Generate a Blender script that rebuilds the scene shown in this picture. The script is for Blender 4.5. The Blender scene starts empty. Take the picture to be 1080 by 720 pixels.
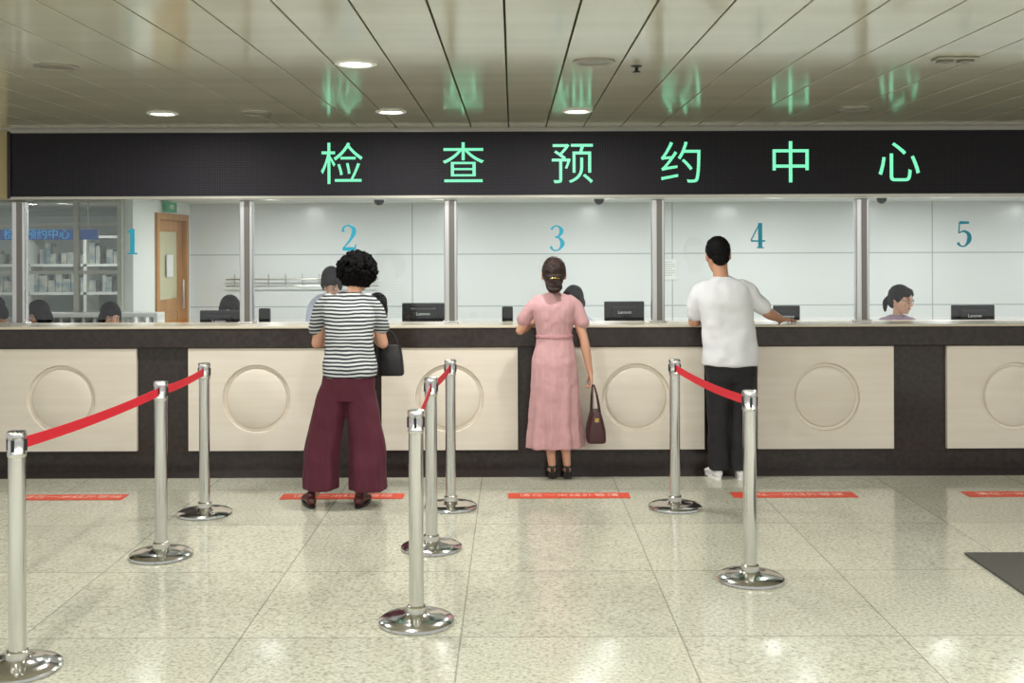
import bpy, math, random
from mathutils import Vector, Matrix, noise
random.seed(4)
S = bpy.context.scene
COL = S.collection
PI = math.pi

# ------------------------------------------------------------------ materials
def lin(r, g, b):
    f = lambda c: (c/255/12.92) if c/255 <= .04045 else ((c/255+.055)/1.055)**2.4
    return (f(r), f(g), f(b), 1)

def mat(name, col, rough=.5, metal=0., spec=.5, bump=None, vary=None, emis=None, sheen=0, alpha=1):
    m = bpy.data.materials.new(name); m.use_nodes = True
    nt = m.node_tree; b = nt.nodes['Principled BSDF']
    b.inputs['Base Color'].default_value = col
    b.inputs['Roughness'].default_value = rough
    b.inputs['Metallic'].default_value = metal
    b.inputs['Specular IOR Level'].default_value = spec
    b.inputs['Alpha'].default_value = alpha
    if sheen: b.inputs['Sheen Weight'].default_value = sheen
    tc = nt.nodes.new('ShaderNodeTexCoord')
    if vary:
        mp = nt.nodes.new('ShaderNodeMapping'); mp.inputs['Scale'].default_value = vary[0]
        n = nt.nodes.new('ShaderNodeTexNoise'); n.inputs['Scale'].default_value = 1; n.inputs['Detail'].default_value = 5
        r = nt.nodes.new('ShaderNodeValToRGB')
        r.color_ramp.elements[0].position = .35; r.color_ramp.elements[1].position = .65
        r.color_ramp.elements[0].color = col; r.color_ramp.elements[1].color = vary[1]
        nt.links.new(tc.outputs['Object'], mp.inputs[0]); nt.links.new(mp.outputs[0], n.inputs['Vector'])
        nt.links.new(n.outputs['Fac'], r.inputs[0]); nt.links.new(r.outputs[0], b.inputs['Base Color'])
    if bump:
        mp = nt.nodes.new('ShaderNodeMapping'); mp.inputs['Scale'].default_value = bump[0]
        n = nt.nodes.new('ShaderNodeTexNoise'); n.inputs['Scale'].default_value = 1; n.inputs['Detail'].default_value = bump[3] if len(bump) > 3 else 4
        bp = nt.nodes.new('ShaderNodeBump'); bp.inputs['Strength'].default_value = bump[1]; bp.inputs['Distance'].default_value = bump[2]
        nt.links.new(tc.outputs['Object'], mp.inputs[0]); nt.links.new(mp.outputs[0], n.inputs['Vector'])
        nt.links.new(n.outputs['Fac'], bp.inputs['Height']); nt.links.new(bp.outputs[0], b.inputs['Normal'])
    if emis:
        b.inputs['Emission Color'].default_value = emis[0]; b.inputs['Emission Strength'].default_value = emis[1]
    return m

def math_node(nt, op, a, b=None, c=None):
    n = nt.nodes.new('ShaderNodeMath'); n.operation = op
    for i, v in enumerate((a, b, c)):
        if v is None: continue
        if isinstance(v, (int, float)): n.inputs[i].default_value = v
        else: nt.links.new(v, n.inputs[i])
    return n.outputs[0]

# ------------------------------------------------------------------ mesh builder
def V(*a): return Vector(a)
def catmull(P, k):
    if len(P) < 3 or k <= 1:
        return [tuple(p) for p in P]
    out = []
    for i in range(len(P)-1):
        p0 = P[max(i-1, 0)]; p1 = P[i]; p2 = P[i+1]; p3 = P[min(i+2, len(P)-1)]
        for j in range(k):
            t = j/k
            out.append(tuple(.5*((2*b)+(-a+c)*t+(2*a-5*b+4*c-d)*t*t+(-a+3*b-3*c+d)*t**3) for a, b, c, d in zip(p0, p1, p2, p3)))
    out.append(tuple(P[-1]))
    return out

class M:
    def __init__(s): s.v = []; s.f = []
    def add(s, vs, fs):
        o = len(s.v); s.v += [Vector(v) for v in vs]; s.f += [tuple(i+o for i in f) for f in fs]
    def merge(s, m, mtx=None):
        s.add([(mtx @ v if mtx else v) for v in m.v], m.f); return s
    def rings(s, R, cap=True):
        n = len(R[0]); vs = [p for r in R for p in r]; fs = []
        for i in range(len(R)-1):
            for j in range(n):
                k = (j+1) % n
                fs.append((i*n+j, i*n+k, (i+1)*n+k, (i+1)*n+j))
        if cap:
            fs.append(tuple(range(n-1, -1, -1))); fs.append(tuple((len(R)-1)*n+j for j in range(n)))
        s.add(vs, fs)
    def tube(s, pts, rad, n=14, up=(0, 0, 1), k=5, round_=True):
        rad = [(r, r) if isinstance(r, (int, float)) else r for r in rad]
        P = catmull([tuple(p)+tuple(r) for p, r in zip(pts, rad)], k)
        c = [Vector(p[:3]) for p in P]; r = [p[3:] for p in P]
        T = []
        for i in range(len(c)):
            t = c[min(i+1, len(c)-1)]-c[max(i-1, 0)]
            T.append(t.normalized())
        if round_:
            a = min(r[0]); b = min(r[-1])
            c0, r0, t0 = c[0], r[0], T[0]; c1, r1, t1 = c[-1], r[-1], T[-1]
            pre = [(c0-t0*a*.97, .25), (c0-t0*a*.8, .6), (c0-t0*a*.45, .89)]
            post = [(c1+t1*b*.45, .89), (c1+t1*b*.8, .6), (c1+t1*b*.97, .25)]
            c = [p[0] for p in pre]+c+[p[0] for p in post]
            r = [(r0[0]*p[1], r0[1]*p[1]) for p in pre]+r+[(r1[0]*p[1], r1[1]*p[1]) for p in post]
            T = [t0]*3+T+[t1]*3
        R = []; up = Vector(up); last = None
        for p, q, t in zip(c, r, T):
            sd = up.cross(t)
            if sd.length < .15: sd = last if last else Vector((1, 0, 0))
            sd = (sd-t*sd.dot(t)).normalized()
            if last and sd.dot(last) < 0: sd = -sd
            last = sd; b = t.cross(sd)
            R.append([p+sd*q[0]*math.cos(2*PI*j/n)+b*q[1]*math.sin(2*PI*j/n) for j in range(n)])
        s.rings(R)
    def hloft(s, rs, n=40, k=5, fold=None, ex=2.3):
        P = catmull(rs, k); R = []
        for p in P:
            ring = []
            for j in range(n):
                a = 2*PI*j/n; ca, sa = math.cos(a), math.sin(a)
                x = abs(ca)**(2/ex)*(1 if ca >= 0 else -1); y = abs(sa)**(2/ex)*(1 if sa >= 0 else -1)
                f = 1+(fold(a, p[2]) if fold else 0)
                ring.append(Vector((p[0]+x*p[3]*f, p[1]+y*p[4]*f, p[2])))
            R.append(ring)
        s.rings(R)
    def ell(s, c, r, mtx=None, n=16, m=10):
        vs = [Vector((0, 0, -1))]; fs = []
        for i in range(1, m):
            ph = -PI/2+PI*i/m
            for j in range(n):
                a = 2*PI*j/n; vs.append(Vector((math.cos(ph)*math.cos(a), math.cos(ph)*math.sin(a), math.sin(ph))))
        vs.append(Vector((0, 0, 1)))
        for j in range(n):
            fs.append((0, 1+(j+1) % n, 1+j))
            for i in range(m-2):
                fs.append((1+i*n+j, 1+i*n+(j+1) % n, 1+(i+1)*n+(j+1) % n, 1+(i+1)*n+j))
            fs.append((1+(m-2)*n+j, 1+(m-2)*n+(j+1) % n, len(vs)-1))
        out = []
        for v in vs:
            w = Vector((v.x*r[0], v.y*r[1], v.z*r[2]))
            if mtx: w = mtx @ w
            out.append(w+Vector(c))
        s.add(out, fs)
    def box(s, a, b):
        x0, y0, z0 = a; x1, y1, z1 = b
        vs = [(x0, y0, z0), (x1, y0, z0), (x1, y1, z0), (x0, y1, z0), (x0, y0, z1), (x1, y0, z1), (x1, y1, z1), (x0, y1, z1)]
        s.add(vs, [(0, 3, 2, 1), (4, 5, 6, 7), (0, 1, 5, 4), (1, 2, 6, 5), (2, 3, 7, 6), (3, 0, 4, 7)])
        return s
    def lathe(s, c, prof, n=48, axis='z'):
        R = []
        for r, h in prof:
            ring = []
            for j in range(n):
                a = 2*PI*j/n
                if axis == 'z': ring.append(Vector((c[0]+r*math.cos(a), c[1]+r*math.sin(a), c[2]+h)))
                else: ring.append(Vector((c[0]+r*math.cos(a), c[1]-h, c[2]+r*math.sin(a))))
            R.append(ring)
        s.rings(R)

def empty(name, loc=(0, 0, 0), rz=0):
    e = bpy.data.objects.new(name, None); e.location = loc; e.rotation_euler[2] = rz; e.empty_display_size = .1
    COL.objects.link(e); return e

def obj(name, m, material, parent=None, local=False, smooth=False, bevel=0, remesh=0, sm=0, disp=None, ang=35, mid=.5):
    me = bpy.data.meshes.new(name)
    off = Vector(parent.location) if (parent and not local) else Vector((0, 0, 0))
    me.from_pydata([tuple(v-off) for v in m.v], [], m.f); me.update()
    o = bpy.data.objects.new(name, me); COL.objects.link(o)
    for mm in (material if isinstance(material, (list, tuple)) else [material]): me.materials.append(mm)
    if parent: o.parent = parent
    if smooth or remesh:
        for p in me.polygons: p.use_smooth = True
        if not remesh: me.set_sharp_from_angle(angle=math.radians(ang))
    if bevel:
        b = o.modifiers.new('bevel', 'BEVEL'); b.width = bevel; b.segments = 2; b.limit_method = 'ANGLE'
    if remesh:
        r = o.modifiers.new('remesh', 'REMESH'); r.mode = 'VOXEL'; r.voxel_size = remesh; r.use_smooth_shade = True
        if disp:
            t = bpy.data.textures.new(name+'_cl', 'CLOUDS'); t.noise_scale = disp[0]; t.noise_depth = 1 if disp[0] > .05 else 2
            d = o.modifiers.new('disp', 'DISPLACE'); d.texture = t; d.strength = disp[1]; d.mid_level = mid
        if sm:
            q = o.modifiers.new('sm', 'SMOOTH'); q.factor = .5; q.iterations = sm
    return o

def box(name, a, b, material, parent=None, bevel=0):
    return obj(name, M().box(a, b), material, parent, bevel=bevel)

def text(name, body, loc, size, material, parent=None, rot=(PI/2, 0, 0), ext=.002, align='CENTER', offset=0):
    cu = bpy.data.curves.new(name, 'FONT'); cu.body = body; cu.size = size; cu.extrude = ext
    cu.align_x = align; cu.align_y = 'CENTER'; cu.offset = offset
    o = bpy.data.objects.new(name, cu); COL.objects.link(o)
    o.location = Vector(loc)-(Vector(parent.location) if parent else Vector((0, 0, 0))); o.rotation_euler = rot
    cu.materials.append(material)
    if parent: o.parent = parent
    return o

# ------------------------------------------------------------------ camera model (metres)
F = 1150.; CX = 541.; HY = 258.; CH = 1.7
def X(px, Y): return (px-CX)*Y/F
def Z(py, Y): return CH-(py-HY)*Y/F
cam = bpy.data.cameras.new('camera'); camo = bpy.data.objects.new('camera', cam); COL.objects.link(camo)
camo.location = (0, 0, CH); camo.rotation_euler = (PI/2, math.radians(.2), 0)
cam.sensor_width = 36; cam.lens = 36*F/1080; cam.shift_y = -(360-HY)/1080; cam.shift_x = -1/1080
cam.clip_start = .05
S.camera = camo
S.view_settings.view_transform = 'Standard'
S.view_settings.look = 'None'

# ------------------------------------------------------------------ material set
def floor_mat():
    m = bpy.data.materials.new('granite_tile'); m.use_nodes = True; nt = m.node_tree; b = nt.nodes['Principled BSDF']
    tc = nt.nodes.new('ShaderNodeTexCoord'); sp = nt.nodes.new('ShaderNodeSeparateXYZ'); nt.links.new(tc.outputs['Object'], sp.inputs[0])
    T = .955
    ux = math_node(nt, 'DIVIDE', math_node(nt, 'ADD', sp.outputs[0], .232+T*20), T)
    uy = math_node(nt, 'DIVIDE', math_node(nt, 'ADD', sp.outputs[1], -5.683+T*20), T)
    fx = math_node(nt, 'FRACT', ux); fy = math_node(nt, 'FRACT', uy)
    ex = math_node(nt, 'MINIMUM', fx, math_node(nt, 'SUBTRACT', 1, fx)); ey = math_node(nt, 'MINIMUM', fy, math_node(nt, 'SUBTRACT', 1, fy))
    e = math_node(nt, 'MINIMUM', ex, ey); line = math_node(nt, 'LESS_THAN', e, .004)
    cb = nt.nodes.new('ShaderNodeCombineXYZ'); nt.links.new(math_node(nt, 'FLOOR', ux), cb.inputs[0]); nt.links.new(math_node(nt, 'FLOOR', uy), cb.inputs[1])
    wn = nt.nodes.new('ShaderNodeTexWhiteNoise'); nt.links.new(cb.outputs[0], wn.inputs['Vector'])
    n1 = nt.nodes.new('ShaderNodeTexNoise'); n1.inputs['Scale'].default_value = 55; n1.inputs['Detail'].default_value = 6; n1.inputs['Roughness'].default_value = .75
    ad = nt.nodes.new('ShaderNodeVectorMath'); ad.operation = 'ADD'; nt.links.new(tc.outputs['Object'], ad.inputs[0]); nt.links.new(wn.outputs['Color'], ad.inputs[1])
    nt.links.new(ad.outputs[0], n1.inputs['Vector'])
    r1 = nt.nodes.new('ShaderNodeValToRGB'); cr = r1.color_ramp
    cr.elements[0].position = .33; cr.elements[0].color = lin(128, 128, 112)
    cr.elements[1].position = .63; cr.elements[1].color = lin(210, 209, 193)
    q = cr.elements.new(.45); q.color = lin(182, 183, 165)
    nt.links.new(n1.outputs['Fac'], r1.inputs[0])
    n2 = nt.nodes.new('ShaderNodeTexNoise'); n2.inputs['Scale'].default_value = 2.5; n2.inputs['Detail'].default_value = 3
    nt.links.new(ad.outputs[0], n2.inputs['Vector'])
    k = math_node(nt, 'ADD', math_node(nt, 'MULTIPLY', wn.outputs['Value'], .12), math_node(nt, 'MULTIPLY', n2.outputs['Fac'], .25))
    k = math_node(nt, 'ADD', k, .76); k = math_node(nt, 'MULTIPLY', k, math_node(nt, 'SUBTRACT', 1, math_node(nt, 'MULTIPLY', line, .4)))
    mx = nt.nodes.new('ShaderNodeVectorMath'); mx.operation = 'SCALE'; nt.links.new(r1.outputs[0], mx.inputs[0]); nt.links.new(k, mx.inputs['Scale'])
    nt.links.new(mx.outputs[0], b.inputs['Base Color'])
    nt.links.new(math_node(nt, 'MULTIPLY_ADD', n2.outputs['Fac'], .1, .08), b.inputs['Roughness'])
    b.inputs['Specular IOR Level'].default_value = .6
    return m

def grid_mat(name, base, linecol, sx, sz, ox, oz, w, rough=.3, spec=.5):
    m = bpy.data.materials.new(name); m.use_nodes = True; nt = m.node_tree; b = nt.nodes['Principled BSDF']
    tc = nt.nodes.new('ShaderNodeTexCoord'); sp = nt.nodes.new('ShaderNodeSeparateXYZ'); nt.links.new(tc.outputs['Object'], sp.inputs[0])
    def edge(o, s, off):
        f = math_node(nt, 'FRACT', math_node(nt, 'DIVIDE', math_node(nt, 'ADD', o, off+s*40), s))
        return math_node(nt, 'MULTIPLY', math_node(nt, 'MINIMUM', f, math_node(nt, 'SUBTRACT', 1, f)), s)
    e = math_node(nt, 'MINIMUM', edge(sp.outputs[0], sx, ox), edge(sp.outputs[2], sz, oz))
    l = math_node(nt, 'LESS_THAN', e, w)
    mx = nt.nodes.new('ShaderNodeMix'); mx.data_type = 'RGBA'; nt.links.new(l, mx.inputs[0])
    mx.inputs[6].default_value = base; mx.inputs[7].default_value = linecol
    nt.links.new(mx.outputs[2], b.inputs['Base Color']); b.inputs['Roughness'].default_value = rough; b.inputs['Specular IOR Level'].default_value = spec
    return m

def dot_mat(name, base, dot, pitch, rad, emis=0, rough=.4, spec=.5):
    m = bpy.data.materials.new(name); m.use_nodes = True; nt = m.node_tree; b = nt.nodes['Principled BSDF']
    ge = nt.nodes.new('ShaderNodeNewGeometry'); sp = nt.nodes.new('ShaderNodeSeparateXYZ'); nt.links.new(ge.outputs['Position'], sp.inputs[0])
    def c(o):
        f = math_node(nt, 'SUBTRACT', math_node(nt, 'FRACT', math_node(nt, 'DIVIDE', math_node(nt, 'ADD', o, 100.), pitch)), .5)
        return math_node(nt, 'MULTIPLY', f, f)
    d = math_node(nt, 'LESS_THAN', math_node(nt, 'ADD', c(sp.outputs[0]), c(sp.outputs[2])), rad*rad)
    mx = nt.nodes.new('ShaderNodeMix'); mx.data_type = 'RGBA'; nt.links.new(d, mx.inputs[0])
    mx.inputs[6].default_value = base; mx.inputs[7].default_value = dot
    b.inputs['Roughness'].default_value = rough; b.inputs['Specular IOR Level'].default_value = spec
    if emis:
        nt.links.new(mx.outputs[2], b.inputs['Emission Color']); b.inputs['Emission Strength'].default_value = emis
        b.inputs['Base Color'].default_value = (0, 0, 0, 1)
    else:
        nt.links.new(mx.outputs[2], b.inputs['Base Color'])
    return m

def glass_mat():
    m = bpy.data.materials.new('clear_glass'); m.use_nodes = True; nt = m.node_tree; nt.nodes.clear()
    o = nt.nodes.new('ShaderNodeOutputMaterial'); t = nt.nodes.new('ShaderNodeBsdfTransparent'); t.inputs[0].default_value = (.96, .978, .972, 1)
    g = nt.nodes.new('ShaderNodeBsdfGlossy'); g.inputs['Roughness'].default_value = .01
    fr = nt.nodes.new('ShaderNodeFresnel'); fr.inputs[0].default_value = 1.55; mx = nt.nodes.new('ShaderNodeMixShader')
    nt.links.new(fr.outputs[0], mx.inputs[0]); nt.links.new(t.outputs[0], mx.inputs[1]); nt.links.new(g.outputs[0], mx.inputs[2]); nt.links.new(mx.outputs[0], o.inputs[0])
    return m

def stripe_mat():
    m = bpy.data.materials.new('striped_jersey'); m.use_nodes = True; nt = m.node_tree; b = nt.nodes['Principled BSDF']
    tc = nt.nodes.new('ShaderNodeTexCoord'); sp = nt.nodes.new('ShaderNodeSeparateXYZ'); nt.links.new(tc.outputs['Object'], sp.inputs[0])
    n = nt.nodes.new('ShaderNodeTexNoise'); n.inputs['Scale'].default_value = 5; nt.links.new(tc.outputs['Object'], n.inputs['Vector'])
    z = math_node(nt, 'ADD', sp.outputs[2], math_node(nt, 'MULTIPLY', n.outputs['Fac'], .03))
    f = math_node(nt, 'FRACT', math_node(nt, 'DIVIDE', z, .0235)); l = math_node(nt, 'LESS_THAN', f, .52)
    mx = nt.nodes.new('ShaderNodeMix'); mx.data_type = 'RGBA'; nt.links.new(l, mx.inputs[0])
    mx.inputs[6].default_value = lin(186, 190, 190); mx.inputs[7].default_value = lin(40, 44, 52)
    nt.links.new(mx.outputs[2], b.inputs['Base Color']); b.inputs['Roughness'].default_value = .85
    return m

m_floor = floor_mat()
m_ceil = mat('ceiling_panel', lin(190, 187, 169), .12, 0, .75, vary=((.5, 3, 1), lin(178, 175, 157)))
m_gap = mat('ceiling_gap', lin(60, 57, 46), .8)
m_dark = mat('dark_stone', lin(42, 36, 34), .18, vary=((30, 30, 30), lin(54, 46, 43)))
m_top = mat('counter_stone_light', lin(205, 197, 178), .2)
m_cream = mat('cream_travertine', lin(226, 218, 205), .35, vary=((1.2, 1.2, 20), lin(220, 211, 196)))
m_steel = mat('polished_steel', (.7, .7, .69, 1), .13, 1)
m_brush = mat('brushed_steel', (.62, .62, .62, 1), .3, 1)
m_black = mat('black_plastic', lin(22, 22, 24), .4)
m_led = dot_mat('led_panel', lin(22, 21, 25), lin(52, 50, 58), .0125, .33, rough=.6, spec=.2)
m_ledtxt = dot_mat('led_text', lin(70, 190, 140), lin(126, 230, 180), .0125, .47, emis=1.4)
m_alu = mat('aluminium_trim', lin(170, 168, 158), .35, .8)
m_white = mat('white_paint', lin(225, 228, 224), .5)
m_inwall = grid_mat('white_wall_panels', lin(217, 220, 220), lin(168, 176, 177), 3.1, .62, 1.2, .27, .007, .22)
m_inceil = mat('inner_ceiling', lin(208, 210, 208), .6)
m_wood = mat('oak_wood', lin(186, 134, 70), .45, vary=((12, 12, 1.2), lin(160, 110, 56)))
m_glass = glass_mat()
m_teal = mat('teal_vinyl', lin(20, 150, 178), .5)
m_red = mat('red_belt', lin(206, 16, 40), .6)
m_orange = mat('orange_floor_tape', lin(214, 76, 52), .5)
m_tapewhite = mat('tape_white', lin(236, 200, 186), .5)
m_mat = mat('grey_mat', lin(80, 79, 74), .9, bump=((300, 300, 300), .5, .003))
m_lamp = mat('lamp_on', (1, 1, 1, 1), .5, emis=((1, .98, .95, 1), 12))
m_lampoff = mat('lamp_off', lin(120, 118, 105), .3)
m_blue = mat('blue_sign', lin(20, 80, 150), .4, emis=(lin(20, 80, 160), .3))
m_bluet = mat('blue_sign_text', lin(60, 150, 200), .4, emis=(lin(60, 170, 220), .5))
m_green = mat('exit_green', lin(20, 100, 60), .4, emis=(lin(20, 120, 70), .4))
m_skin = mat('skin', lin(206, 156, 130), .5, bump=((90, 90, 90), .15, .002))
m_skin2 = mat('skin_tan', lin(192, 142, 114), .5)
m_lip = mat('lips', lin(170, 84, 80), .4)
m_eye = mat('eye_white', lin(225, 225, 220), .2)
m_iris = mat('iris', lin(30, 20, 15), .1)
m_hair = mat('black_hair', lin(8, 7, 8), .6, spec=.15, bump=((160, 160, 30), .9, .006))
m_curl = mat('black_curly_hair', lin(8, 7, 8), .7, spec=.12, bump=((260, 260, 260), 1, .008))
m_hairb = mat('brown_hair', lin(42, 26, 21), .5, spec=.3, bump=((220, 220, 25), .9, .006))
m_stripe = stripe_mat()
m_maroon = mat('maroon_trousers', lin(78, 16, 38), .8, sheen=.03, bump=((14, 14, 2), .6, .03))
m_pink = mat('pink_chiffon', lin(194, 150, 153), .75, sheen=.1, bump=((34, 34, 2.5), .6, .02))
m_pinkd = mat('pink_belt', lin(176, 128, 133), .7)
m_tee = mat('white_tshirt', lin(220, 222, 226), .85, bump=((6, 6, 4), .5, .03, 1))
m_blackc = mat('black_cotton', lin(22, 22, 26), .8, bump=((12, 12, 4), .5, .02))
m_leather = mat('brown_leather', lin(62, 28, 32), .4, bump=((90, 90, 90), .3, .003))
m_blackl = mat('black_leather', lin(18, 16, 18), .4, bump=((60, 60, 60), .3, .004))
m_shoew = mat('white_shoe', lin(226, 226, 226), .6)
m_shoeb = mat('maroon_shoe', lin(76, 32, 32), .4)
m_coatw = mat('nurse_coat', lin(186, 190, 204), .8)
m_coatp = mat('pink_coat', lin(196, 146, 158), .8)
m_coatm = mat('mauve_coat', lin(150, 132, 146), .8)
m_gold = mat('brass', lin(200, 170, 100), .25, 1)
m_postd = mat('post_dark', lin(120, 118, 114), .3, .7)

# ------------------------------------------------------------------ room shell
CZ = 2.6
box('floor', (-9, -3, -.1), (9, 16, 0), m_floor)
cm = M(); PW = .286; Yb = 8.36
i = -31
while -.03+PW*i < 9:
    x0 = -.03+PW*i; cm.box((x0+.004, -3, CZ), (x0+PW-.004, Yb+.3, CZ+.03)); i += 1
obj('ceiling', cm, m_ceil, bevel=.0025)
box('ceiling_backing', (-9, -3, CZ+.03), (9, Yb+.3, CZ+.06), m_gap)
BW = 13.
box('wall_back', (-3.85, BW, 0), (9, BW+.1, 2.4), m_inwall)
box('ceiling_service_area', (-9, 8.7, 2.2), (9, 16, 2.26), m_inceil)
box('trim_soffit', (-9, 8.62, 2.07), (9, 8.7, 2.66), m_white)
box('wall_side', (-3.95, 11.05, 0), (-3.85, 11.72, 2.2), m_white)
box('wall_side_door_head', (-3.95, 11.72, 2.06), (-3.85, 13, 2.2), m_white)
box('wall_side_end', (-3.95, 12.86, 0), (-3.85, 13, 2.06), m_white)
box('wall_far_left', (-9, 15.0, 0), (-3.85, 15.1, 2.4), grid_mat('far_left_wall', lin(176, 186, 184), lin(150, 160, 160), 1.2, .6, 0, 0, .01))
d = empty('door_1', (-3.9, 12.3, 0))
for n_, a, b in (('jamb_1', (-3.97, 11.72, 0), (-3.82, 11.8, 2.06)), ('jamb_2', (-3.97, 12.78, 0), (-3.82, 12.86, 2.06)), ('head', (-3.97, 11.8, 1.99), (-3.82, 12.78, 2.06)),
                 ('stile_1', (-3.92, 11.8, 0), (-3.88, 11.95, 1.99)), ('stile_2', (-3.92, 12.63, 0), (-3.88, 12.78, 1.99)), ('rail_top', (-3.92, 11.95, 1.86), (-3.88, 12.63, 1.99)),
                 ('rail_mid', (-3.92, 11.95, .95), (-3.88, 12.63, 1.1)), ('panel', (-3.91, 11.95, .15), (-3.89, 12.63, .95)), ('rail_low', (-3.92, 11.95, 0), (-3.88, 12.63, .15))):
    box(n_, a, b, m_wood, d, bevel=.004)
box('door_glass', (-3.905, 11.95, 1.1), (-3.895, 12.63, 1.86), mat('door_pane', lin(200, 196, 160), .1), d)
h = M(); h.tube([(-3.84, 12.7, .98), (-3.84, 12.7, 1.3)], [.012, .012]); obj('handle', h, m_brush, d, smooth=True)
box('notice', (-3.878, 12.2, 1.35), (-3.87, 12.42, 1.6), m_white, d)
ex = empty('exit_sign', (-3.8, 12.1, 2.1))
box('housing', (-3.82, 11.95, 2.075), (-3.79, 12.3, 2.185), m_green, ex)
text('label', 'EXIT', (-3.788, 12.12, 2.13), .07, m_white, ex, rot=(PI/2, 0, PI/2))

gp = empty('glazed_partition', (-5, 11, 0))
xs = [-6.6, -5.5, -4.92, -4.4, -3.96]
fm = M()
for x in xs: fm.box((x-.025, 10.97, 0), (x+.025, 11.03, 2.2))
for z in (.95, 1.42, 1.9, 2.14): fm.box((-6.6, 10.975, z), (-3.95, 11.025, z+.035))
obj('frame', fm, mat('partition_frame', lin(176, 178, 166), .4), gp, bevel=.003)
box('lower_panel', (-6.6, 10.985, 0), (-3.95, 11.015, .95), m_white, gp)
box('pane', (-6.6, 10.997, .98), (-3.95, 11.003, 2.14), m_glass, gp)
bs = empty('hanging_blue_sign', (-5.2, 11.8, 1.93))
box('board', (-6.2, 11.8, 1.77), (-4.5, 11.84, 1.88), m_blue, bs)
text('lettering', '检查预约中心', (-5.15, 11.79, 1.825), .12, m_bluet, bs)
bw = M()
for x in (-6.1, -4.6): bw.tube([(x, 11.82, 1.88), (x, 11.82, 2.2)], [.008, .008])
obj('hangers', bw, m_brush, bs, smooth=True)
cb = empty('display_cabinet', (-5, 13.6, 0))
sm_ = M()
for z in (.1, .6, 1.1, 1.45, 1.8): sm_.box((-6.8, 13.5, z), (-4.6, 13.9, z+.03))
for x in (-6.8, -6.0, -5.3, -4.6): sm_.box((x-.02, 13.5, 0), (x+.02, 13.9, 1.9))
obj('carcass', sm_, m_white, cb)
bk = M()
for sh in (1.13, 1.48):
    x = -6.7
    while x < -4.7:
        w = random.uniform(.05, .12)
        if random.random() < .75: bk.box((x, 13.6, sh), (x+w*.9, 13.8, sh+random.uniform(.12, .26)))
        x += w
obj('folders', bk, mat('folders', lin(110, 135, 145), .6, vary=((8, 8, 8), lin(200, 196, 184))), cb)
rs = empty('document_rack', (-3.6, 10.8, 0))
box('shelf', (-4.9, 10.72, 1.0), (-3.5, 10.95, 1.04), m_white, rs, bevel=.005)
rk = M()
for i in range(12): rk.box((-4.8+i*.11, 10.75, .55), (-4.78+i*.11, 10.93, 1.0))
rk.box((-4.9, 10.72, 0), (-4.86, 10.95, 1.0)); rk.box((-3.54, 10.72, 0), (-3.5, 10.95, 1.0)); rk.box((-4.9, 10.72, .5), (-3.5, 10.95, .55))
obj('dividers', rk, m_white, rs)
ws = empty('wall_rack', (-2.2, 12.9, 1.3))
wr = M()
for i in range(9): wr.tube([(-3.3+i*.2, 12.93, 1.22), (-3.3+i*.2, 12.93, 1.36)], [.006, .006], n=6)
wr.tube([(-3.4, 12.93, 1.3), (-1.6, 12.93, 1.3)], [.008, .008], n=8); wr.tube([(-3.4, 12.93, 1.22), (-1.6, 12.93, 1.22)], [.008, .008], n=8)
for x in (-3.2, -1.8): wr.tube([(x, 12.93, 1.22), (x, 13.0, 1.22)], [.006, .006], n=6)
obj('rails', wr, m_alu, ws, smooth=True)
e = empty('wall_notice', (1.83, 12.99, 1.4)); x, z, w, hh = 1.86, 1.4, .17, .24
box('sheet', (x-w/2, 12.985, z-hh/2), (x+w/2, 13.0, z+hh/2), m_white, e)
tm = M()
for q in range(7): tm.box((x-w*.4, 12.983, z+hh*.36-q*hh*.11), (x+w*(.4 if q % 3 else .2), 12.985, z+hh*.385-q*hh*.11))
obj('print_lines', tm, m_alu, e)

# ------------------------------------------------------------------ counter
CF = 8.25
ct = empty('service_counter', (0, CF, 0))
box('body', (-8, CF, 0), (8, 8.62, .95), m_dark, ct)
box('plinth', (-8, CF-.012, 0), (8, CF, .13), m_dark, ct)
box('apron', (-8, CF-.05, .93), (8, 8.62, 1.075), m_dark, ct, bevel=.008)
box('top_slab', (-8, CF-.06, 1.075), (8, 8.64, 1.095), m_top, ct, bevel=.005)
cen = [-342, -138, 66, 271, 474, 670, 869, 1068, 1268, 1468]
pm = M(); dm = M()
for c in cen:
    x = X(c, CF); w = 71.5*CF/F
    if c == 66: w = 79*CF/F
    zc = .545; R = .258; yf = CF-.035; z0, z1 = .155, .925
    N = 64; hole = []; outer = []; hole2 = []
    for j in range(N):
        a = 2*PI*j/N+PI/N; ca, sa = math.cos(a), math.sin(a)
        hole.append((x+R*ca, yf, zc+R*sa)); hole2.append((x+(R-.006)*ca, CF-.008, zc+(R-.006)*sa))
        t = min(w/abs(ca) if abs(ca) > 1e-6 else 9e9, ((z1-zc) if sa > 0 else (zc-z0))/abs(sa) if abs(sa) > 1e-6 else 9e9)
        outer.append([x+t*ca, yf, zc+t*sa])
    for cx_, cz_ in ((x-w, z0), (x+w, z0), (x-w, z1), (x+w, z1)):
        q = min(outer, key=lambda o: (o[0]-cx_)**2+(o[2]-cz_)**2); q[0], q[2] = cx_, cz_
    back = [(o[0], CF, o[2]) for o in outer]
    vs = [tuple(o) for o in outer]+hole+hole2+back; fs = []
    for j in range(N):
        k = (j+1) % N
        fs += [(j, k, N+k, N+j), (N+j, N+k, 2*N+k, 2*N+j), (3*N+j, 3*N+k, k, j)]
    pm.add(vs, fs)
    dm.lathe((x, CF-.008, zc), [(R-.002, -.006), (R-.002, 0), (.232, .0), (.222, .014), (.208, .02), (.1, .022), (.005, .022)], 64, axis='y')
obj('cream_panels', pm, m_cream, ct, bevel=0)
obj('roundels', dm, m_cream, ct, smooth=True, ang=25)
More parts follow.
